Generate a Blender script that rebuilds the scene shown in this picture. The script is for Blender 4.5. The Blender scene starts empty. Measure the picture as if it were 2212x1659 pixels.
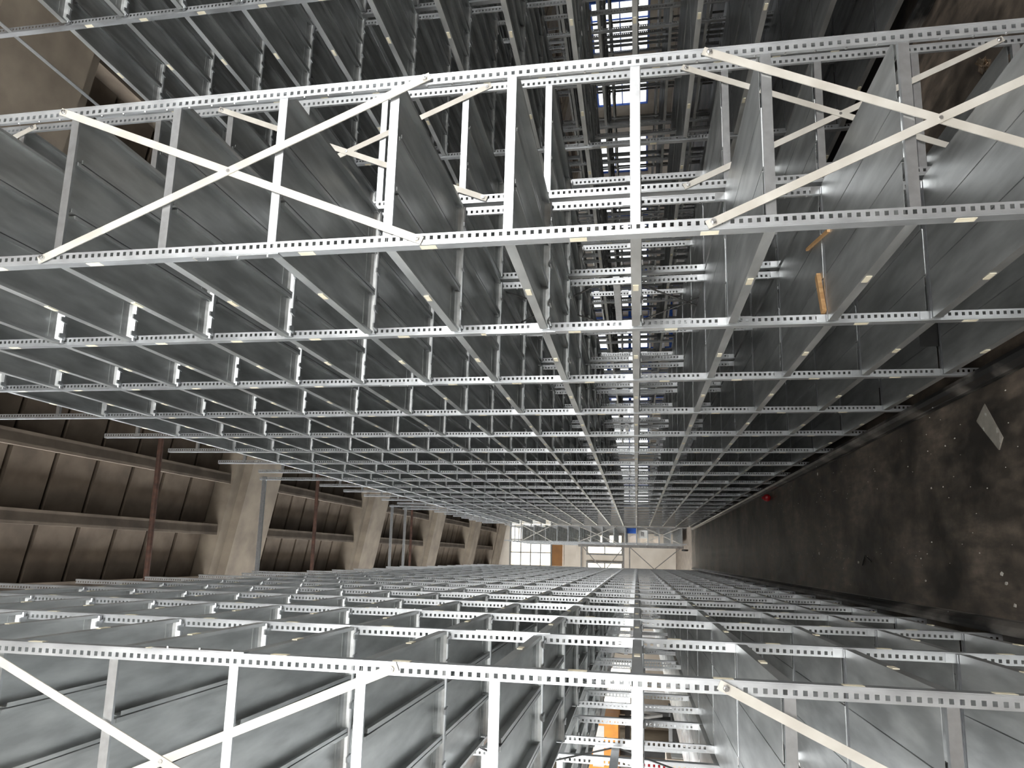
import bpy, math, random
from mathutils import Matrix, Vector, Euler

scene = bpy.context.scene
COL = scene.collection
H = 1.9                      # camera height above the floor; heights below are given from the floor
# ------------------------------------------------------------------ camera
cam_d = bpy.data.cameras.new('camera')
cam = bpy.data.objects.new('camera', cam_d)
COL.objects.link(cam)
FWD = Vector((0.16731664, 0.97071748, 0.17237376))
RGT = Vector((0.02581806, 0.17046439, -0.98502554))
UPV = Vector((0.9855651, -0.16926152, -0.00345949))
m = Matrix.Identity(4)
for i in range(3):
    m[i][0] = RGT[i]; m[i][1] = UPV[i]; m[i][2] = -FWD[i]
m[2][3] = H
cam.matrix_world = m
cam_d.sensor_fit = 'HORIZONTAL'
cam_d.sensor_width = 36.0
cam_d.lens = 1525.044 / 2212 * 36.0
cam_d.shift_x = -1.094 / 2212
cam_d.shift_y = 110.1 / 2212
cam_d.clip_start = 0.02
cam_d.clip_end = 200
scene.camera = cam
# ------------------------------------------------------------------ world and exposure
W = bpy.data.worlds.new('overcast'); scene.world = W
W.use_nodes = True
W.node_tree.nodes['Background'].inputs[0].default_value = (0.80, 0.88, 1.0, 1)
W.node_tree.nodes['Background'].inputs[1].default_value = 0.6
scene.view_settings.view_transform = 'Standard'
scene.view_settings.look = 'None'
scene.view_settings.gamma = 1.0
scene.view_settings.use_curve_mapping = False
scene.view_settings.exposure = 0.2
scene.cycles.max_bounces = 4
scene.cycles.diffuse_bounces = 2
scene.cycles.glossy_bounces = 3
# daylight strengths of the glazing (frosted panes that glow with the daylight behind them)
DAY_BACK, DAY_LEFT, DAY_LOW, DAY_FAR = 8.3, 19.0, 2.6, 2.0

# ------------------------------------------------------------------ materials
def newmat(name):
    mt = bpy.data.materials.new(name); mt.use_nodes = True
    return mt, mt.node_tree.nodes, mt.node_tree.links, mt.node_tree.nodes['Principled BSDF']

def mat(name, c1, c2, rough=0.5, metal=0.0, scale=4.0, stretch=(1, 1, 1), bump=0.0, rvar=0.1, detail=6, ramp=(0.35, 0.68)):
    mt, N, L, B = newmat(name)
    g = N.new('ShaderNodeNewGeometry')
    mp = N.new('ShaderNodeMapping'); mp.inputs['Scale'].default_value = stretch
    L.new(g.outputs['Position'], mp.inputs['Vector'])
    nz = N.new('ShaderNodeTexNoise'); nz.inputs['Scale'].default_value = scale; nz.inputs['Detail'].default_value = detail
    L.new(mp.outputs['Vector'], nz.inputs['Vector'])
    rp = N.new('ShaderNodeValToRGB')
    rp.color_ramp.elements[0].position = ramp[0]; rp.color_ramp.elements[1].position = ramp[1]
    rp.color_ramp.elements[0].color = (*c1, 1); rp.color_ramp.elements[1].color = (*c2, 1)
    L.new(nz.outputs['Fac'], rp.inputs['Fac'])
    L.new(rp.outputs['Color'], B.inputs['Base Color'])
    mr = N.new('ShaderNodeMapRange')
    mr.inputs['To Min'].default_value = max(0.02, rough - rvar); mr.inputs['To Max'].default_value = rough + rvar
    L.new(nz.outputs['Fac'], mr.inputs['Value']); L.new(mr.outputs['Result'], B.inputs['Roughness'])
    B.inputs['Metallic'].default_value = metal
    if bump:
        b = N.new('ShaderNodeBump'); b.inputs['Strength'].default_value = bump; b.inputs['Distance'].default_value = 0.01
        L.new(nz.outputs['Fac'], b.inputs['Height']); L.new(b.outputs['Normal'], B.inputs['Normal'])
    return mt

def glow(name, col, strength, blotch=0.0):
    mt, N, L, B = newmat(name)
    B.inputs['Base Color'].default_value = (0.8, 0.8, 0.8, 1)
    B.inputs['Roughness'].default_value = 0.3
    B.inputs['Emission Color'].default_value = (*col, 1)
    B.inputs['Emission Strength'].default_value = strength
    if blotch:
        g = N.new('ShaderNodeNewGeometry'); nz = N.new('ShaderNodeTexNoise'); nz.inputs['Scale'].default_value = 3.5
        L.new(g.outputs['Position'], nz.inputs['Vector'])
        rp = N.new('ShaderNodeValToRGB')
        rp.color_ramp.elements[0].position = 0.45; rp.color_ramp.elements[1].position = 0.6
        rp.color_ramp.elements[0].color = (*col, 1); rp.color_ramp.elements[1].color = (col[0], col[1] * (1 - .12 * blotch), col[2] * (1 - .35 * blotch), 1)
        L.new(nz.outputs['Fac'], rp.inputs['Fac']); L.new(rp.outputs['Color'], B.inputs['Emission Color'])
    return mt

M = {}
M['post'] = mat('galvanized_post', (.46, .475, .49), (.58, .60, .615), .40, .75, 22, (1, 1, .4), 0.02, .07)
M['shelf'] = mat('galvanized_shelf', (.48, .495, .495), (.72, .735, .73), .38, .82, 9, (1.6, .35, 1), 0.015, .09)
M['rail'] = mat('galvanized_rail', (.54, .555, .57), (.63, .65, .665), .30, .88, 30, (1, 1, 1), 0.01, .03)
M['brace'] = mat('cream_coated_flat_steel', (.48, .455, .405), (.60, .58, .53), .45, .15, 8, (1, 1, 1), 0.0, .08)
M['bolt'] = mat('zinc_bolt', (.55, .55, .55), (.75, .75, .75), .28, .95, 40)
M['label'] = mat('cream_label_paper', (.84, .76, .57), (.92, .86, .69), .6, 0, 14)
M['darkrod'] = mat('dark_brace_rod', (.10, .10, .10), (.2, .2, .2), .4, .7, 9)
M['rail_floor'] = mat('worn_black_rail_steel', (.025, .025, .025), (.30, .275, .25), .36, .35, 5, (1, .5, 1), 0.03, .12, ramp=(.48, .72))
M['concrete'] = mat('brown_grey_concrete', (.078, .059, .043), (.135, .105, .078), .9, 0, 3.0, (1, 1, 1), 0.25, .05)
M['rafter'] = mat('pale_rafter_concrete', (.125, .10, .075), (.195, .16, .12), .9, 0, 2.5, (1, 1, 1), 0.25, .05)
M['purlin'] = mat('dark_purlin_steel', (.045, .034, .027), (.085, .066, .052), .7, .1, 6)
M['rust'] = mat('rusty_pipe', (.045, .022, .015), (.095, .045, .03), .8, .2, 14)
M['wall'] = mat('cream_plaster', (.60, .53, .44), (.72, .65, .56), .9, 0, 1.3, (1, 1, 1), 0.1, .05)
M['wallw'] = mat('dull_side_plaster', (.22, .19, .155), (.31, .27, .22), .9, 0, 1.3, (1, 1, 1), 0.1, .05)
M['frame'] = mat('grey_window_frame', (.16, .16, .15), (.24, .23, .22), .6, .2, 9)
M['steel'] = mat('grey_painted_steel', (.13, .12, .11), (.21, .195, .18), .5, .3, 9)
M['wood'] = mat('pale_pine_wood', (.40, .22, .09), (.62, .39, .19), .7, 0, 18, (1, 6, 1))
M['black'] = mat('black_plastic', (.010, .010, .010), (.022, .022, .022), .45, 0, 12)
M['orange'] = mat('orange_paint', (.72, .27, .02), (.85, .36, .035), .4, 0, 6)
M['brownorange'] = mat('brown_orange_paint', (.20, .082, .016), (.27, .115, .024), .55, 0, 2.5)
M['red'] = mat('red_paint', (.42, .012, .018), (.55, .02, .03), .35, 0, 8)
M['blue'] = mat('blue_paint', (.015, .075, .36), (.03, .12, .5), .45, 0, 8)
M['white'] = mat('white_paint', (.66, .65, .62), (.78, .77, .75), .5, 0, 8)
M['card'] = mat('pale_cardboard', (.62, .52, .42), (.74, .64, .53), .8, 0, 7)
M['sheet'] = mat('dusty_plastic_sheet', (.20, .185, .16), (.33, .31, .27), .25, 0, 7)
M['foil'] = mat('brown_foil_wrapper', (.25, .17, .11), (.5, .40, .30), .22, .8, 60, bump=.4)
M['flake'] = mat('white_paint_flake', (.45, .43, .39), (.68, .65, .60), .8, 0, 30)
M['day_back'] = glow('daylit_glass_back', (1.0, .99, .97), DAY_BACK)
M['day_left'] = glow('daylit_glass_side', (.95, .98, 1.0), DAY_LEFT)
M['day_low'] = glow('daylit_glass_warm', (1.0, .93, .82), DAY_LOW)
M['day_deep'] = glow('daylit_glass_deep', (.95, .98, 1.0), 1.25)
M['day_far'] = glow('daylit_glass_far', (1.0, .97, .90), DAY_FAR, 1.0)

def floor_material():
    mt, N, L, B = newmat('worn_dark_floor')
    g = N.new('ShaderNodeNewGeometry')
    def noise(sc, det, st):
        mp = N.new('ShaderNodeMapping'); mp.inputs['Scale'].default_value = st
        L.new(g.outputs['Position'], mp.inputs['Vector'])
        n = N.new('ShaderNodeTexNoise'); n.inputs['Scale'].default_value = sc; n.inputs['Detail'].default_value = det
        n.inputs['Roughness'].default_value = .62
        L.new(mp.outputs['Vector'], n.inputs['Vector']); return n
    a = noise(1.1, 8, (1, .8, 1)); b = noise(7, 8, (1.8, .5, 1)); c = noise(55, 3, (1, 1, 1))
    r1 = N.new('ShaderNodeValToRGB'); e = r1.color_ramp.elements
    e[0].position = .40; e[0].color = (.022, .0185, .016, 1); e[1].position = .61; e[1].color = (.18, .15, .122, 1)
    L.new(a.outputs['Fac'], r1.inputs['Fac'])
    r2 = N.new('ShaderNodeValToRGB'); e = r2.color_ramp.elements
    e[0].position = .38; e[0].color = (.45, .44, .43, 1); e[1].position = .68; e[1].color = (1.35, 1.3, 1.25, 1)
    L.new(b.outputs['Fac'], r2.inputs['Fac'])
    mx = N.new('ShaderNodeMix'); mx.data_type = 'RGBA'; mx.blend_type = 'MULTIPLY'; mx.inputs['Factor'].default_value = 1
    L.new(r1.outputs['Color'], mx.inputs['A']); L.new(r2.outputs['Color'], mx.inputs['B'])
    r3 = N.new('ShaderNodeValToRGB'); e = r3.color_ramp.elements
    e[0].position = .70; e[0].color = (0, 0, 0, 1); e[1].position = .78; e[1].color = (1, 1, 1, 1)
    L.new(c.outputs['Fac'], r3.inputs['Fac'])
    mx2 = N.new('ShaderNodeMix'); mx2.data_type = 'RGBA'
    L.new(r3.outputs['Color'], mx2.inputs['Factor']); L.new(mx.outputs['Result'], mx2.inputs['A'])
    mx2.inputs['B'].default_value = (.20, .18, .155, 1)
    L.new(mx2.outputs['Result'], B.inputs['Base Color'])
    mr = N.new('ShaderNodeMapRange'); mr.inputs['To Min'].default_value = .34; mr.inputs['To Max'].default_value = .72
    L.new(b.outputs['Fac'], mr.inputs['Value']); L.new(mr.outputs['Result'], B.inputs['Roughness'])
    bp = N.new('ShaderNodeBump'); bp.inputs['Strength'].default_value = .15; bp.inputs['Distance'].default_value = .01
    L.new(b.outputs['Fac'], bp.inputs['Height']); L.new(bp.outputs['Normal'], B.inputs['Normal'])
    return mt
M['floor'] = floor_material()
M['floor_daylit'] = mat('floor_daylight_tint', (.20, .165, .13), (.36, .30, .25), .6, 0, 4, (1, .5, 1))  # lighter base colour paints in the window light falling on the cross aisle

# ------------------------------------------------------------------ mesh helpers
class MB:
    def __init__(s): s.v = []; s.f = []; s.mi = []
    def box(s, x0, x1, y0, y1, z0, z1, mi=0):
        n = len(s.v)
        s.v += [(x0, y0, z0), (x1, y0, z0), (x1, y1, z0), (x0, y1, z0), (x0, y0, z1), (x1, y0, z1), (x1, y1, z1), (x0, y1, z1)]
        s.f += [(n, n+3, n+2, n+1), (n+4, n+5, n+6, n+7), (n, n+1, n+5, n+4), (n+1, n+2, n+6, n+5), (n+2, n+3, n+7, n+6), (n+3, n, n+4, n+7)]
        s.mi += [mi] * 6; return s
    def hexa(s, p, mi=0):       # 8 points, ordered like box
        n = len(s.v); s.v += [tuple(q) for q in p]
        s.f += [(n, n+3, n+2, n+1), (n+4, n+5, n+6, n+7), (n, n+1, n+5, n+4), (n+1, n+2, n+6, n+5), (n+2, n+3, n+7, n+6), (n+3, n, n+4, n+7)]
        s.mi += [mi] * 6; return s
    def bar(s, a, b, w, t, nrm, mi=0):   # flat bar from a to b, width w, thickness t along nrm
        a = Vector(a); b = Vector(b); d = (b - a).normalized(); nn = Vector(nrm).normalized()
        sd = d.cross(nn).normalized() * (w / 2); nn = nn * (t / 2)
        return s.hexa([a-sd-nn, a+sd-nn, a+sd+nn, a-sd+nn, b-sd-nn, b+sd-nn, b+sd+nn, b-sd+nn], mi)
    def tube(s, a, b, r, seg=10, mi=0, r2=None):
        a = Vector(a); b = Vector(b); d = (b - a).normalized(); r2 = r if r2 is None else r2
        u = d.orthogonal().normalized(); w = d.cross(u); n = len(s.v)
        for p, rr in ((a, r), (b, r2)):
            for i in range(seg):
                t = 2 * math.pi * i / seg; s.v.append(tuple(p + u * (rr * math.cos(t)) + w * (rr * math.sin(t))))
        for i in range(seg):
            j = (i + 1) % seg; s.f.append((n+i, n+j, n+seg+j, n+seg+i)); s.mi.append(mi)
        s.f.append(tuple(n + i for i in reversed(range(seg)))); s.mi.append(mi)
        s.f.append(tuple(n + seg + i for i in range(seg))); s.mi.append(mi); return s
    def prism(s, poly, y0, y1, mi=0):    # profile in x,z swept along y
        n = len(s.v); k = len(poly)
        s.v += [(x, y0, z) for x, z in poly] + [(x, y1, z) for x, z in poly]
        for i in range(k):
            j = (i + 1) % k; s.f.append((n+i, n+j, n+k+j, n+k+i)); s.mi.append(mi)
        s.f.append(tuple(n + i for i in reversed(range(k)))); s.mi.append(mi)
        s.f.append(tuple(n + k + i for i in range(k))); s.mi.append(mi); return s
    def flipx(s):
        s.v = [(-x, y, z) for x, y, z in s.v]; s.f = [tuple(reversed(f)) for f in s.f]; return s
    def mesh(s, name, *mats):
        me = bpy.data.meshes.new(name); me.from_pydata(s.v, [], s.f)
        for mm in mats: me.materials.append(M[mm])
        if len(mats) > 1: me.polygons.foreach_set('material_index', s.mi)
        me.update(); return me

def ob(name, me, parent=None, loc=(0, 0, 0), **props):
    o = bpy.data.objects.new(name, me); COL.objects.link(o)
    o.location = loc
    if parent is not None: o.parent = parent
    for k, v in props.items(): o[k] = v
    return o
def thing(name, label, cat, loc=(0, 0, 0), group=None):
    o = bpy.data.objects.new(name, None); COL.objects.link(o); o.location = loc
    o.empty_display_size = .2
    o['label'] = label; o['category'] = cat
    if group: o['group'] = group
    return o
def struct(name, me, loc=(0, 0, 0)): return ob(name, me, None, loc, kind='structure')
rng = random.Random(7)

# ------------------------------------------------------------------ the hall
XW0, XW1, YW0, YW1 = -8.0, 24.0, -2.6, 36.0
SL = 0.19
def slab_z(x): return H + 6.75 - SL * (x - 1.1)
struct('floor', MB().box(XW0, XW1, YW0, 25.6, -.12, 0).mesh('floor', 'floor'))
struct('floor_cross_aisle', MB().box(XW0, XW1, 25.6, YW1, -.12, 0).mesh('floor_cross_aisle', 'floor_daylit'))  # far floor strip, its daylight put into the colour
def wall_x(name, x0, x1, mt):
    zt = slab_z(x0) + .6
    struct(name, MB().box(x0, x1, YW0 - .2, YW1 + .2, -.12, zt).mesh(name, mt))
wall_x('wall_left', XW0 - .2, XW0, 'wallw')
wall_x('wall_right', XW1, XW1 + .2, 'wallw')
def wall_y(name, y0, y1, mt):
    a, b = slab_z(XW0) + .3, slab_z(XW1) + .3
    struct(name, MB().hexa([(XW0, y0, -.12), (XW1, y0, -.12), (XW1, y1, -.12), (XW0, y1, -.12), (XW0, y0, a), (XW1, y0, b), (XW1, y1, b), (XW0, y1, a)]).mesh(name, mt))
wall_y('wall_far', YW1, YW1 + .2, 'wall')
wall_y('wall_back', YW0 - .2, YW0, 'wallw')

# sloping roof: deck, rafters, purlins, slabs
def sloped(x0, x1, y0, y1, d0, d1, b=None):
    b = b or MB()
    return b.hexa([(x0, y0, slab_z(x0)+d0), (x1, y0, slab_z(x1)+d0), (x1, y1, slab_z(x1)+d0), (x0, y1, slab_z(x0)+d0),
                   (x0, y0, slab_z(x0)+d1), (x1, y0, slab_z(x1)+d1), (x1, y1, slab_z(x1)+d1), (x0, y1, slab_z(x0)+d1)])
ceiling = struct('ceiling', sloped(XW0, XW1, YW0, YW1, .07, .22).mesh('roof_deck', 'purlin'))
RAF = [(y, min(y + 1.45, YW1 - .05)) for y in (-1.1, 4.5, 10.5, 16.15, 21.8, 27.4, 33.0)]
for (y0, y1) in RAF:
    b = MB()
    sloped(XW0, XW1, y0, y1, -.30, .08, b)
    sloped(XW0, XW1, y0 + .22, y1 - .22, -.45, -.29, b)
    ob('rafter', b.mesh('rafter', 'rafter'), ceiling)
PX = [1.105 + .825 * i for i in range(-11, 28)]
gaps = [(RAF[i][1], RAF[i + 1][0]) for i in range(len(RAF) - 1)] + [(YW0, RAF[0][0])]
for (y0, y1) in gaps:
    if y1 - y0 < .3: continue
    b = MB()
    b.prism([(-.05, -.25), (.05, -.25), (.05, .08), (-.05, .08)], y0 - .02, y1 + .02)
    b.prism([(-.085, -.25), (.085, -.25), (.085, -.205), (.05, -.19), (-.05, -.19), (-.085, -.205)], y0 - .02, y1 + .02)
    pm = b.mesh('purlin', 'purlin' if False else 'concrete')
    for x in PX:
        if XW0 + .1 < x < XW1 - .1: ob('purlin', pm, ceiling, (x, 0, slab_z(x)))
rest = MB(); nind = 0
for (y0, y1) in gaps:
    n = max(1, int(round((y1 - y0) / .64))); w = (y1 - y0) / n
    for i in range(len(PX) - 1):
        xa, xb = PX[i] + .05, PX[i + 1] - .05
        vis = -1.4 < xa < 4.6 and y0 > 4
        for k in range(n):
            ya, yb = y0 + k * w + .034, y0 + (k + 1) * w - .034
            if vis and nind < 280:
                ob('roof_slab', sloped(xa, xb, ya, yb, 0, .08).mesh('roof_slab', 'concrete'), ceiling); nind += 1
            else:
                sloped(xa, xb, ya, yb, 0, .08, rest)
ob('roof_slab_field', rest.mesh('roof_slab_field', 'concrete'), ceiling, kind='stuff')

# windows: frame, mullion grid and daylit panes
wn = [0]
def window(p0, p1, axis, nu, nz, pane, fr='frame', inward=1, bar=.05):
    """p0,p1: (coord, z) corners on the wall; axis 'y': in a wall of constant y, 'x': constant x"""
    wn[0] += 1
    wall, (a0, z0), (a1, z1) = p0[2], (p0[0], p0[1]), (p1[0], p1[1])
    def bx(b, aa, ab, za, zb, d0, d1):
        lo, hi = sorted((wall + inward * d0, wall + inward * d1))
        if axis == 'y': b.box(aa, ab, lo, hi, za, zb)
        else: b.box(lo, hi, aa, ab, za, zb)
    b = MB()
    bx(b, a0 - .07, a1 + .07, z0 - .07, z0, -.02, .10); bx(b, a0 - .07, a1 + .07, z1, z1 + .07, -.02, .10)
    bx(b, a0 - .07, a0, z0, z1, -.02, .10); bx(b, a1, a1 + .07, z0, z1, -.02, .10)
    w = ob('window_%d' % wn[0], b.mesh('window_frame', fr), None, kind='structure')
    du, dz = (a1 - a0) / nu, (z1 - z0) / nz
    for i in range(1, nu):
        q = MB(); bx(q, a0 + i*du - bar/2, a0 + i*du + bar/2, z0, z1, .0, .08); ob('mullion', q.mesh('mullion', fr), w)
    for i in range(1, nz):
        q = MB(); bx(q, a0, a1, z0 + i*dz - bar/2, z0 + i*dz + bar/2, .0, .075); ob('glazing_bar', q.mesh('glazing_bar', fr), w)
    for i in range(nu):
        for j in range(nz):
            q = MB(); bx(q, a0 + i*du + bar*.45, a0 + (i+1)*du - bar*.45, z0 + j*dz + bar*.45, z0 + (j+1)*dz - bar*.45, .015, .03)
            ob('pane', q.mesh('pane', pane), w)
# behind the camera: a row of tall windows
for xa in (-6.3, -3.1, .1, 3.3):
    window((xa, H + .45, YW0), (xa + 2.8, H + 3.5, YW0), 'y', 2, 3, 'day_back', inward=1)
# left wall: clerestory and a low row
for ya in (0.5, 6.5, 12.5, 18.5, 24.5):
    window((ya, H + 3.4, XW0), (ya + 4.6, H + 7.5, XW0), 'x', 4, 3, 'day_left', inward=1)
    window((ya, H - .6, XW0), (ya + 4.6, H + 1.9, XW0), 'x', 4, 2, 'day_low', inward=1)
# far wall
K = 36 / 33
window((-.46*K, H + 3.92*K, YW1), (1.9*K, H + 5.78*K, YW1), 'y', 4, 4, 'day_far', inward=-1)
window((.16*K, H + .66*K, YW1), (1.0*K, H + 2.2*K, YW1), 'y', 1, 2, 'day_far', inward=-1)
window((-1.15*K, H + .66*K, YW1), (-.27*K, H + 2.2*K, YW1), 'y', 1, 2, 'day_far', inward=-1)
for xa in (2.6, 5.2, 7.8, 10.4, 13.0, 15.6, 18.2, 20.8):
    window((xa, H - .6, YW1), (xa + 2.0, H + (2.2 if xa < 15 else 1.9), YW1), 'y', 2, 3, 'day_deep', 'blue', inward=-1)
for xa in (-7.2, -4.3):
    window((xa, H + .3, YW1), (xa + 2.2, H + 5.6, YW1), 'y', 2, 4, 'day_far', inward=-1)
for ya in (14.0, 18.5, 23.0, 27.5, 31.5):
    window((ya, H - .6, XW1), (ya + 3.2, H + 1.9, XW1), 'x', 3, 2, 'day_deep', 'blue', inward=-1)
# brown-orange panel with a pale edge on the far wall, under the big window
t = ob('trim_1', MB().box(-.45*K, .75*K, YW1 - .10, YW1, H + 3.32*K, H + 3.84*K).mesh('trim_panel', 'brownorange'), None, kind='structure')
ob('panel_edge', MB().box(-.45*K, .75*K, YW1 - .14, YW1 - .1, H + 3.30*K, H + 3.36*K).mesh('panel_edge', 'card'), t)
# cream beam on the far wall
struct('trim_2', MB().box(-8, 9, YW1 - .35, YW1, H + 2.5*K, H + 2.72*K).mesh('wall_beam', 'wall'))

# ------------------------------------------------------------------ shelving racks
LV = [-1.722, -1.2925, -.8626, -.4329, 0., .433, .868, 1.311, 1.757, 2.208, 2.655, 3.09, 3.545, 4.005, 4.47]
TH = .034
FL, PD = .042, .040          # flange width and depth of a post
PITCH = .0274

def post_mesh(height, flip, studs):
    b = MB()
    b.box(0, .0185, 0, .002, 0, height); b.box(.0335, FL, 0, .002, 0, height)
    z = .006
    while z < height - .002:
        b.box(.0185, .0335, 0, .002, z, min(height, z + PITCH - .0124)); z += PITCH
    b.box(.0185, .0335, 0, .002, 0, .006)
    b.box(0, .002, .002, PD, 0, height)
    b.box(.002, .014, PD - .002, PD, 0, height)
    b.box(FL - .002, FL, .002, .013, 0, height)
    b.box(.004, .0065, -.0015, 0, 0, height)          # rolled bead beside the web
    if studs:
        zz = .06
        while zz < height - .03:
            b.tube((FL, .007, zz), (FL + .004, .007, zz), .0045, 6, 1); zz += PITCH * 3.5
    if flip: b.flipx()
    return b.mesh('post', 'post', 'bolt')

def panel_boxes(b, i, D, mi=0):
    w = (D - .008) / 3; x0 = .004 + i * w + (.0025 if i else 0); x1 = .004 + (i + 1) * w - (.0025 if i < 2 else 0)
    y0, y1 = (.044 if i != 1 else .024), .972
    b.box(x0, x1, y0, y1, -.0016, 0, mi)
    for (xa, s) in ((x0, 1), (x1, -1)):
        lo, hi = sorted((xa, xa + s * .003)); b.box(lo, hi, y0, y1, -TH, -.0016, mi)
        lo, hi = sorted((xa, xa + s * .015)); b.box(lo, hi, y0, y1, -TH - .003, -TH, mi)
    e = [(y1 - .045, -.0016), (y1 - .026, -.0045), (y1 - .012, -.012), (y1 - .004, -.024), (y1, -.038)]   # rolled end
    xa, xb = x0 + .015, x1 - .015
    for (ya, za), (yb, zb) in zip(e, e[1:]):
        b.hexa([(xa, ya, za - .0015), (xb, ya, za - .0015), (xb, yb, zb - .0015), (xa, yb, zb - .0015), (xa, ya, za), (xb, ya, za), (xb, yb + .001, zb), (xa, yb + .001, zb)], mi)
def near_rail(b, D, mi=0):
    xa, xb = .036, D - .036
    b.box(xa, xb, .003, .006, -TH, -.001, mi)                     # face towards the rack end
    b.box(xa, xb, .006, .026, -.0036, -.0018, mi)
    b.box(xa, xb, .006, .014, -TH, -TH + .002, mi)
def far_rail(b, D, mi=0, tabs=True):
    xa, xb = .008, D - .008
    b.box(xa, xb, .974, .977, -TH, -.001, mi)
    b.tube((xa, .984, -TH - .003), (xb, .984, -TH - .003), .010, 8, mi)
    b.box(xa, xb, .990, .9965, -TH, -.001, mi)
    if tabs:
        w = (D - .008) / 3
        for i in range(3):
            for q in ((.5,) if i != 0 else (.18, .6)):
                xc = .004 + (i + q) * w
                b.hexa([(xc-.011, .952, -TH-.017), (xc+.011, .952, -TH-.017), (xc+.020, .991, -TH-.019), (xc-.020, .991, -TH-.019),
                        (xc-.011, .952, -TH-.010), (xc+.011, .952, -TH-.010), (xc+.020, .991, -TH-.010), (xc-.020, .991, -TH-.010)], mi)
    for xh in (.004, D - .040):                                 # hook plates on the posts
        b.box(xh, xh + .036, .9955, .9985, -.010, .044, mi)

def mesh_set(D, flip):
    S = {}
    def fin(b, n, *mm):
        if flip: b.flipx()
        return b.mesh(n, *mm)
    for i in range(3):
        b = MB(); panel_boxes(b, i, D); S['p%d' % i] = fin(b, 'shelf_panel', 'shelf')
    b = MB(); near_rail(b, D); S['near'] = fin(b, 'shelf_rail', 'rail')
    b = MB(); far_rail(b, D); S['far'] = fin(b, 'shelf_rail', 'rail')
    b = MB()
    for i in range(3): panel_boxes(b, i, D, 0)
    near_rail(b, D, 1); far_rail(b, D, 1); S['whole'] = fin(b, 'shelf', 'shelf', 'rail')
    b = MB(); b.box(.001, .0040, 0, .058, -.029, -.007); S['sticker'] = fin(b, 'label_sticker', 'label')
    b = MB(); b.box(-.0012, .0004, .009, .035, 0, .058); S['psticker'] = fin(b, 'label_sticker', 'label')
    b = MB(); b.box(-.0035, .0006, .004, .037, 0, .34)
    for zz in (.05, .17, .29): b.tube((-.0035, .02, zz), (-.008, .02, zz), .0045, 6, 1)
    S['splice'] = fin(b, 'splice_plate', 'rail', 'bolt')
    return S

def brace_mesh(name, a, b, yo):
    q = MB(); a = Vector(a); b2 = Vector(b); d = (b2 - a).normalized() * .022
    q.bar(a - d, b2 + d, .029, .004, (0, 1, 0), 0)
    for p in (a, b2):
        q.tube(p + Vector((0, -.002, 0)), p + Vector((0, -.010, 0)), .010, 6, 1)
        q.tube(p + Vector((0, -.010, 0)), p + Vector((0, -.016, 0)), .006, 6, 1)
    return q.mesh(name, 'brace', 'bolt')

def rack(label, xf, D, side, y0, nb, levels=LV, top=5.3, panels=0, stick=0, pstick=0, splice=0, individual=20, braces=(), tall=(), back_rods=(), sides=1, first_frames=True):
    """xf: aisle face, side=+1: the rack body lies to +x of the aisle face. Empty at its base."""
    flip = side < 0
    S = mesh_set(D, flip)
    t = thing('shelving_rack', label, 'shelving', (xf, y0, 0), 'galvanized shelving racks of the hall')
    hp = H + top
    pf = post_mesh(hp, flip, False); pb = post_mesh(hp, not flip, True)
    pft = post_mesh(H + 5.84, flip, False) if tall else None
    for k in range(nb + 1):
        f = ob('upright', pft if k in tall else pf, t, (0, k, 0))
        if k < pstick:
            for lz in levels:
                if rng.random() < .08: continue
                z = H + lz - .10 - .058 - rng.uniform(0, .05)
                if k == 0 and -.2 < lz < .6: z -= .11
                if z > .05: ob('label_sticker', S['psticker'], f, (0, 0, z))
        if k < splice:
            ob('splice_plate', S['splice'], f, (0, 0, H + 1.28 - (0 if k % 2 == 0 else .9)))
        ob('upright', pb, t, (side * D, k, 0))
    rest = MB()
    for k in range(nb):
        for lz in levels:
            loc = (0, k, H + lz + TH / 2)
            if k < panels:
                s = ob('shelf', S['near'], t, loc); ob('shelf_rail', S['far'], s)
                for i in range(3): ob('shelf_panel', S['p%d' % i], s)
            elif k < individual:
                s = ob('shelf', S['whole'], t, loc)
            else:
                b = MB()
                for i in range(3): panel_boxes(b, i, D, 0)
                near_rail(b, D); far_rail(b, D, 0, False)
                if flip: b.flipx()
                n = len(rest.v)
                rest.v += [(x, y + k, z + loc[2]) for x, y, z in b.v]; rest.f += [tuple(n + i for i in f) for f in b.f]; rest.mi += b.mi
                continue
            if k < stick:
                ob('label_sticker', S['sticker'], s, (0, .46 + rng.uniform(-.05, .05), 0))
    if rest.v: ob('shelf_field', rest.mesh('shelf_field', 'shelf'), t, kind='stuff')
    # top tie bars between front and back posts, above the last shelf
    tb = MB().box(min(0, side * D) + .003, max(0, side * D) - .003, .003, .028, -.016, .016).mesh('tie_bar', 'rail')
    if top > 5:
        for k in range(nb + 1): ob('tie_bar', tb, t, (0, k, H + 4.94))
    for (za, zb) in braces:
        xa, xb = side * .022, side * (D - .022)
        ob('cross_brace', brace_mesh('cross_brace', (xa, -.004, H + za), (xb, -.004, H + zb), 0), t)
        ob('cross_brace', brace_mesh('cross_brace', (xb, -.008, H + za), (xa, -.008, H + zb), 0), t)
        zc = H + (za + zb) / 2
        ob('brace_bolt', MB().tube((side * D / 2, -.006, zc), (side * D / 2, -.014, zc), .007, 6).mesh('brace_bolt', 'bolt'), t)
    for (k, zc) in back_rods:
        xr = side * (D + .014)
        for (za, zb) in ((zc - .92, zc - .02), (zc + .02, zc + .90)):
            for (a, c) in ((za, zb), (zb, za)):
                ob('back_rod', MB().bar((xr, k + .02, H + a), (xr, k + 1.02, H + c), .016, .004, (1, 0, 0)).mesh('back_rod', 'darkrod'), t)
        ob('back_strap', MB().box(xr - .003, xr + .003, k + .02, k + 1.02, H + zc - .022, H + zc + .022).mesh('back_strap', 'rail'), t)
    return t

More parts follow.
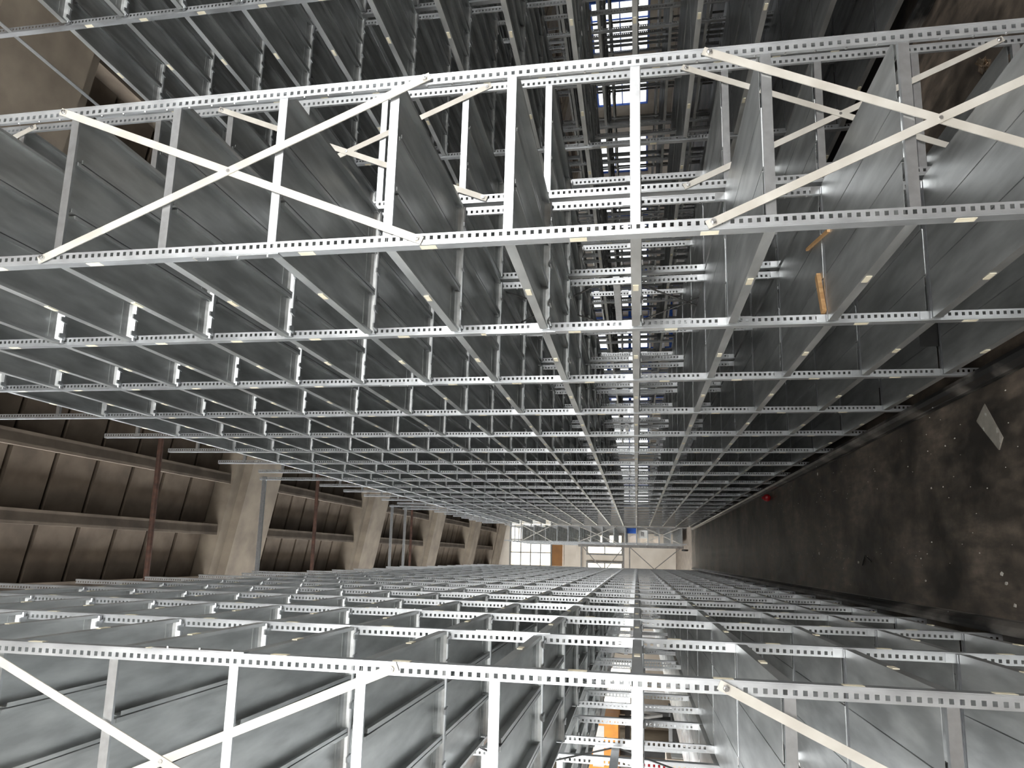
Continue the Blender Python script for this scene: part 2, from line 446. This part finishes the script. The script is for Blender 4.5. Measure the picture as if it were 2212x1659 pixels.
BR = ((.755, 2.255), (-1.65, -.25))
D = .664
R1 = rack('long shelving rack with wood offcuts lying on its shelves, facing a narrow aisle', 1.061, D, 1, 2.232, 22,
          panels=6, stick=10, pstick=9, splice=5, braces=BR + ((3.47, 4.97),), tall=(3, 8, 14, 15), back_rods=((2, .12), (7, .12), (12, .12), (17, .12)))
LR = rack('long shelving rack across the aisle from the one with wood offcuts', -.344, .70, -1, 2.232, 22,
          panels=6, stick=9, pstick=9, splice=5, top=5.42, braces=((.765, 2.30), (-1.64, -.255)), tall=(8, 14, 15), back_rods=((1, .12), (6, .12), (11, .12)))
R1b = rack('shelving rack standing back to back with the one holding wood offcuts', 2.412, D, -1, 3.232, 21,
           panels=4, stick=4, pstick=4, braces=BR + ((3.47, 4.97),))
R2 = rack('shelving rack across the second aisle, lit only on its highest shelf edges', 3.65, D, 1, 2.87, 20, levels=LV[:-1], top=4.62,
          panels=4, stick=8, pstick=6, splice=4)
R2b = rack('shadowy shelving rack back to back behind the second aisle', 3.65 + 2 * D + .06, D, -1, 2.87, 20, levels=LV[:-2], top=4.55)
R3 = rack('unlit shelving rack beyond the third aisle, glimpsed between posts', 6.45, D, 1, 4.87, 18, levels=LV[:-3], top=3.7)
R3b = rack('unlit shelving rack backing onto the one beyond the third aisle', 6.45 + 2 * D + .06, D, -1, 4.87, 18, levels=LV[:-3], top=3.7)
LRb = rack('shelving rack between the orange order picker and the aisle rack', -.344 - 1.40 - .06, .70, 1, 4.232, 20, stick=3, top=5.42)
FR = rack('short shelving rack holding blue and white boxes at the aisle end', .545, .66, 1, 28.0, 7, top=5.2, individual=7,
          braces=((.755, 2.255), (-1.65, -.25), (3.3, 4.5)))

# bare front beam left above the second rack's last shelf
ob('front_beam', MB().box(.002, .006, -.0, 2.0, H + 4.455, H + 4.49).mesh('front_beam', 'rail'), R2)
R4 = rack('last unlit shelving rack, closest to the blue-framed side windows', 9.25, D, 1, 6.87, 16, levels=LV[:-4], top=3.2)

# overhead ties across the aisle
for k in (8, 14, 15):
    y = 2.232 + k
    b = MB().box(-.40, 1.115, y + .006, y + .009, H + 5.74, H + 5.80).box(-.40, 1.115, y + .009, y + .04, H + 5.795, H + 5.80).box(-.40, 1.115, y + .009, y + .04, H + 5.74, H + 5.745)
    o = ob('aisle_tie', b.mesh('aisle_tie', 'rail'), None)
    o['label'] = 'lone steel channel bridging the two facing racks near the first pale rafter' if k == 8 else 'one of two adjacent steel channels bridging the facing racks'; o['category'] = 'tie beam'; o['group'] = 'overhead aisle ties'

# floor guide rails
def guide(x, s, y0, y1, label):
    prof = [(0, 0), (.072, 0), (.072, .078), (.050, .080), (.028, .066), (.012, .036), (.006, .030), (.004, .006), (0, .006)]
    poly = [(x + s * px, pz) for px, pz in prof]
    if s < 0: poly = poly[::-1]
    t = thing('guide_rail', label, 'floor rail', (x + s * .036, y0, 0), 'steel guide rails along the aisles')
    o = ob('rail_profile', MB().prism([(px - x - s * .036, pz) for px, pz in poly], 0, y1 - y0).mesh('rail_profile', 'rail_floor'), t)
    bm = MB().tube((0, 0, 0), (0, 0, .012), .012, 6).mesh('anchor_bolt', 'bolt')
    k = .6
    while k < min(14, y1 - y0): ob('anchor_bolt', bm, t, (-s * .030 + s * .012, k, .026)); k += 1.5
guide(.984, 1, 1.2, 25.0, 'black steel guide rail on the floor beside the rack with wood offcuts')
guide(-.262, -1, 1.2, 25.0, 'black steel guide rail on the floor beside the opposite rack')
guide(3.57, 1, 2.2, 24.0, 'black steel guide rail on the floor of the second aisle')

# rusty pipes under the roof
for y, lab in ((7.9, 'thin rusty pipe hung under roof slabs, ahead of every pale rafter'), (12.42, 'thin rusty pipe just past the first pale concrete rafter'), (18.2, 'thin rusty pipe just past the second pale concrete rafter')):
    t = thing('roof_pipe', lab, 'pipe', (-2, y, H + 5.9), 'rusty roof pipes')
    ob('pipe', MB().tube((-6, 0, 0), (6.2, 0, 0), .034, 10).mesh('pipe', 'rust'), t)
    for x in (-4.0, 0.4, 4.6):
        zt = slab_z(x - 2) - .2 - (H + 5.9)
        ob('hanger_rod', MB().tube((x, 0, 0), (x, 0, zt + .25), .006, 6).mesh('hanger_rod', 'rust'), t)

# ------------------------------------------------------------------ small things on shelves and floor
def tagged(name, me, loc, label, cat, rot=(0, 0, 0), group=None):
    o = ob(name, me, None, loc); o.rotation_euler = rot; o['label'] = label; o['category'] = cat
    if group: o['group'] = group
    return o
zs = lambda i: H + LV[i] + TH / 2
tagged('wood_strip', MB().bar((0, 0, .006), (.085, .39, .006), .013, .012, (0, 0, 1)).mesh('wood_strip', 'wood'), (1.447, 3.11, zs(2)),
       'thin splintered pine strip lying on a shelf behind the first upright', 'wood strip')
tagged('wood_offcut', MB().bar((0, 0, .009), (.205, .075, .009), .033, .018, (0, 0, 1)).mesh('wood_offcut', 'wood'), (1.115, 3.238, zs(2)),
       'short flat pine board offcut lying at a shelf edge', 'wood offcut')
b = MB().box(0, .15, 0, .004, 0, .10).box(0, .15, 0, .035, 0, .003).box(.01, .14, .028, .03, .003, .05)
tagged('metal_bracket', b.mesh('metal_bracket', 'black'), (1.236, 4.235, zs(0)), 'black angled metal bracket standing on the lowest shelf', 'bracket')
b = MB().hexa([(.89, 4.202, 0), (.813, 4.314, 0), (.615, 4.087, 0), (.673, 4.038, 0), (.89, 4.202, .003), (.813, 4.314, .003), (.615, 4.087, .006), (.673, 4.038, .008)])
b.v = [(x - .75, y - 4.16, z) for x, y, z in b.v]
tagged('plastic_sheet', b.mesh('plastic_sheet', 'sheet'), (.75, 4.16, 0), 'dusty grey plastic sheet lying on the dark aisle floor', 'plastic sheet')
b = MB(); n = 10
for i in range(6):
    a0, a1 = -math.pi / 2 + math.pi * i / 6, -math.pi / 2 + math.pi * (i + 1) / 6
    b.tube((0, 0, .055 + .055 * math.sin(a0)), (0, 0, .055 + .055 * math.sin(a1)), max(.004, .055 * math.cos(a0)), 12, 0, max(.004, .055 * math.cos(a1)))
b.tube((0, 0, .105), (0, 0, .125), .018, 8)
tagged('red_cap', b.mesh('red_cap', 'red'), (.90, 10.6, 0), 'dark red round cap on the floor beside a guide rail', 'cap')
b = MB(); r2 = random.Random(3)
for i in range(9):
    a = (r2.uniform(-.05, .05), r2.uniform(-.03, .03), r2.uniform(.004, .03)); c = (a[0] + r2.uniform(-.05, .05), a[1] + r2.uniform(-.04, .04), r2.uniform(.004, .035))
    b.bar(a, c, r2.uniform(.02, .04), .003, (r2.uniform(-1, 1), r2.uniform(-1, 1), 1))
b.box(-.04, .04, -.02, .02, 0, .006)
tagged('foil_wrapper', b.mesh('foil_wrapper', 'foil'), (2.72, 3.85, 0), 'crumpled shiny brown wrapper on the second aisle floor', 'wrapper', (0, 0, .9))
b = MB().bar((0, 0, .004), (.05, .16, .004), .008, .007, (0, 0, 1)).bar((.05, .16, .004), (-.03, .24, .004), .008, .007, (0, 0, 1))
tagged('bent_wire', b.mesh('bent_wire', 'black'), (.02, 6.3, 0), 'bent black wire lying on the dark aisle floor', 'wire')
# white flakes scattered on the floor
b = MB(); r3 = random.Random(11)
def flake(x, y, s):
    n = len(b.v); k = r3.randint(4, 6); a0 = r3.uniform(0, 6)
    pts = [(x + s * r3.uniform(.5, 1) * math.cos(a0 + 6.283 * i / k), y + 1.5 * s * r3.uniform(.5, 1) * math.sin(a0 + 6.283 * i / k)) for i in range(k)]
    b.v += [(px, py, .001) for px, py in pts] + [(px, py, .004) for px, py in pts]
    b.f.append(tuple(n + k + i for i in range(k))); b.mi.append(0)
    for i in range(k): b.f.append((n + i, n + (i+1) % k, n + k + (i+1) % k, n + k + i)); b.mi.append(0)
for i in range(150):
    fx, fy, fs = r3.choice([r3.uniform(-.2, .95), r3.gauss(.08, .05), r3.uniform(.6, .96)]), r3.uniform(3.6, 11), r3.uniform(.002, .007)
    if not (.55 < fx < .95 and 3.98 < fy < 4.36): flake(fx, fy, fs)
for (x, y, s) in [(-.033, 4.179, .016), (-.08, 4.14, .012), (.012, 6.648, .02), (-.19, 4.07, .014), (.10, 7.99, .02), (1.049 - .12, 7.9, .02), (-.1, 5.2, .012), (.5, 5, .01)]: flake(x, y, s)
o = ob('paint_flakes', b.mesh('paint_flakes', 'flake'), None, kind='stuff'); o['label'] = 'white paint flakes scattered over the dark aisle floor'; o['category'] = 'debris'

# boxes on the far rack
def carton(name, x, y, lv, w, d, h, mt, label, cat):
    t = thing(name, label, cat, (x, y, zs(lv)))
    ob('carton_body', MB().box(-w/2, w/2, -d/2, d/2, 0, h).mesh('carton_body', mt), t)
    ob('flap_seam', MB().box(-w/2 - .003, w/2 + .003, -.025, .025, h - .04, h + .003).mesh('flap_seam', 'card' if mt != 'card' else 'white'), t)
    return t
carton('blue_box', 1.05, 28.4, 4, .20, .3, .36, 'blue', 'blue box on the short rack at the aisle end', 'box')
c = carton('white_box', .92, 28.35, 3, .30, .4, .34, 'white', 'white box with dark lettering on the short rack', 'box')
for i, xx in enumerate((-.08, -.02, .04)):
    b = MB().bar((xx, -.203, .12), (xx + .04, -.203, .24), .012, .004, (0, 1, 0)).bar((xx + .04, -.203, .12), (xx, -.203, .24), .012, .004, (0, 1, 0))
    ob('letter_mark', b.mesh('letter_mark', 'black'), c)
carton('cream_carton', .73, 28.7, 4, .28, .3, .26, 'card', 'cream carton on the same shelf as the blue box', 'box')
carton('cream_carton', .73, 28.9, 3, .28, .3, .26, 'card', 'cream carton behind the white lettered box', 'box')
carton('cream_carton', .73, 28.6, 2, .26, .3, .2, 'card', 'cream carton one shelf below the white lettered box', 'box')

# steel gantry in front of the far wall
t = thing('steel_gantry', 'grey steel gantry with diagonal braces before the cream end wall', 'gantry', (0, 30, 0))
for (x) in (-1.0, .47):
    ob('gantry_post', MB().box(x - .05, x + .05, -.05, .05, 0, H + 2.4).mesh('gantry_post', 'steel'), t)
for z, h in ((2.27, .06), (.53, .07), (.28, .05)):
    ob('gantry_beam', MB().box(-1.0, .47, -.04, .04, H + z - h/2, H + z + h/2).mesh('gantry_beam', 'steel'), t)
for a, c in (((.40, 2.2), (-.95, 1.0)), ((-.95, 1.6), (.40, .55)), ((.42, .25), (-.95, -1.3)), ((.42, -1.75), (-.95, -.1))):
    ob('gantry_brace', MB().bar((a[0], -.05, H + a[1]), (c[0], -.05, H + c[1]), .035, .02, (0, 1, 0)).mesh('gantry_brace', 'steel'), t)
# black tyre at the end of the aisle
t = thing('black_wheel', 'black rubber wheel on the pale floor beside the short rack', 'wheel', (.33, 27.3, 0))
b = MB()
for i in range(16):
    a0, a1 = 2 * math.pi * i / 16, 2 * math.pi * (i + 1) / 16
    b.tube((0, .09 * math.cos(a0), .125 + .09 * math.sin(a0)), (0, .09 * math.cos(a1), .125 + .09 * math.sin(a1)), .035, 8)
ob('tyre', b.mesh('tyre', 'black'), t)
ob('hub', MB().tube((-.03, 0, .125), (.03, 0, .125), .062, 14).mesh('hub', 'steel'), t)

# blue pallet rack deep in the hall on the right
t = thing('pallet_rack', 'blue steel pallet rack deep in the hall beyond the unlit shelving', 'pallet rack', (8.2, 29.5, 0))
for i in range(6):
    x = i * 1.05 - 1.5
    for y in (0, 1.0):
        ob('rack_post', MB().box(x - .05, x + .05, y - .05, y + .05, 0, 4.6).mesh('rack_post', 'blue'), t)
for z in (.35, 1.25, 2.1, 3.0, 3.9):
    for y in (0, 1.0):
        ob('rack_beam', MB().box(-1.5, 3.75, y - .03, y + .03, z, z + .11).mesh('rack_beam', 'blue'), t)

# orange order picker in the aisle behind the left racks
t = thing('order_picker', 'orange order picker truck with black mast behind the left racks', 'order picker', (-2.45, 10.2, 0))
ob('chassis', MB().box(-.42, .42, -.6, .75, .10, .55).hexa([(-.40, -.6, .55), (.40, -.6, .55), (.40, .2, .55), (-.40, .2, .55), (-.36, -.55, .85), (.36, -.55, .85), (.36, .1, .85), (-.36, .1, .85)]).mesh('chassis', 'orange'), t)
for x in (-.36, .36):
    for y in (-.45, .6):
        ob('wheel', MB().tube((x - .05, y, .11), (x + .05, y, .11), .11, 16).mesh('wheel', 'black'), t)
for x in (-.28, .28):
    ob('mast_rail', MB().box(x - .045, x + .045, .60, .70, .5, H + 2.2).mesh('mast_rail', 'black'), t)
for z in (1.0, 2.0, 3.0, 4.0):
    ob('mast_rung', MB().box(-.28, .28, .63, .67, z, z + .07).mesh('mast_rung', 'black'), t)
cb = ob('cabin', MB().box(-.40, .40, -.50, .55, H + .24, H + .46).box(-.40, .40, -.5, -.46, H + .46, H + .62).box(.36, .40, -.5, .5, H + .46, H + .62).box(-.40, -.36, -.5, .5, H + .46, H + .62).mesh('cabin', 'orange'), t)
ob('instruction_plate', MB().box(.40, .404, -.44, .1, H + .42, H + .56).mesh('instruction_plate', 'white'), cb)
ob('instruction_plate', MB().box(-.2, .3, -.504, -.5, H + .42, H + .56).mesh('instruction_plate', 'white'), cb)
ob('platform', MB().box(-.42, .42, -.55, .6, H - .52, H - .44).mesh('platform', 'black'), t)
for s in (-1, 1):
    ob('support_arm', MB().bar((s * .36, -.45, H + .25), (s * .36, .05, H - .32), .06, .03, (1, 0, 0)).mesh('support_arm', 'white'), t)
    ob('support_arm', MB().bar((s * .36, .5, H + .25), (s * .36, .05, H - .32), .06, .03, (1, 0, 0)).mesh('support_arm', 'white'), t)
ob('hydraulic_cylinder', MB().tube((.30, .05, H - .48), (.30, .05, H - .1), .05, 12).tube((.30, .05, H - .1), (.30, .05, H + .26), .03, 12).mesh('hydraulic_cylinder', 'black'), t)
# red drum nearer in the same aisle, on a cream cabinet
t = thing('tool_cabinet', 'cream metal cabinet in the aisle behind the left racks', 'cabinet', (-2.45, 8.6, 0))
ob('cabinet_body', MB().box(-.3, .3, -.25, .25, 0, H - .32).mesh('cabinet_body', 'card'), t)
ob('cabinet_door', MB().box(.30, .315, -.22, .22, .1, H - .37).mesh('cabinet_door', 'white'), t)
t = thing('fire_extinguisher', 'red fire extinguisher standing on the cream cabinet', 'extinguisher', (-2.3, 8.55, H - .32))
ob('cylinder', MB().tube((0, 0, 0), (0, 0, .24), .075, 18).tube((0, 0, .24), (0, 0, .30), .075, 18, 0, .03).mesh('cylinder', 'red'), t)
ob('valve', MB().box(-.02, .02, -.05, .03, .30, .36).mesh('valve', 'black'), t)
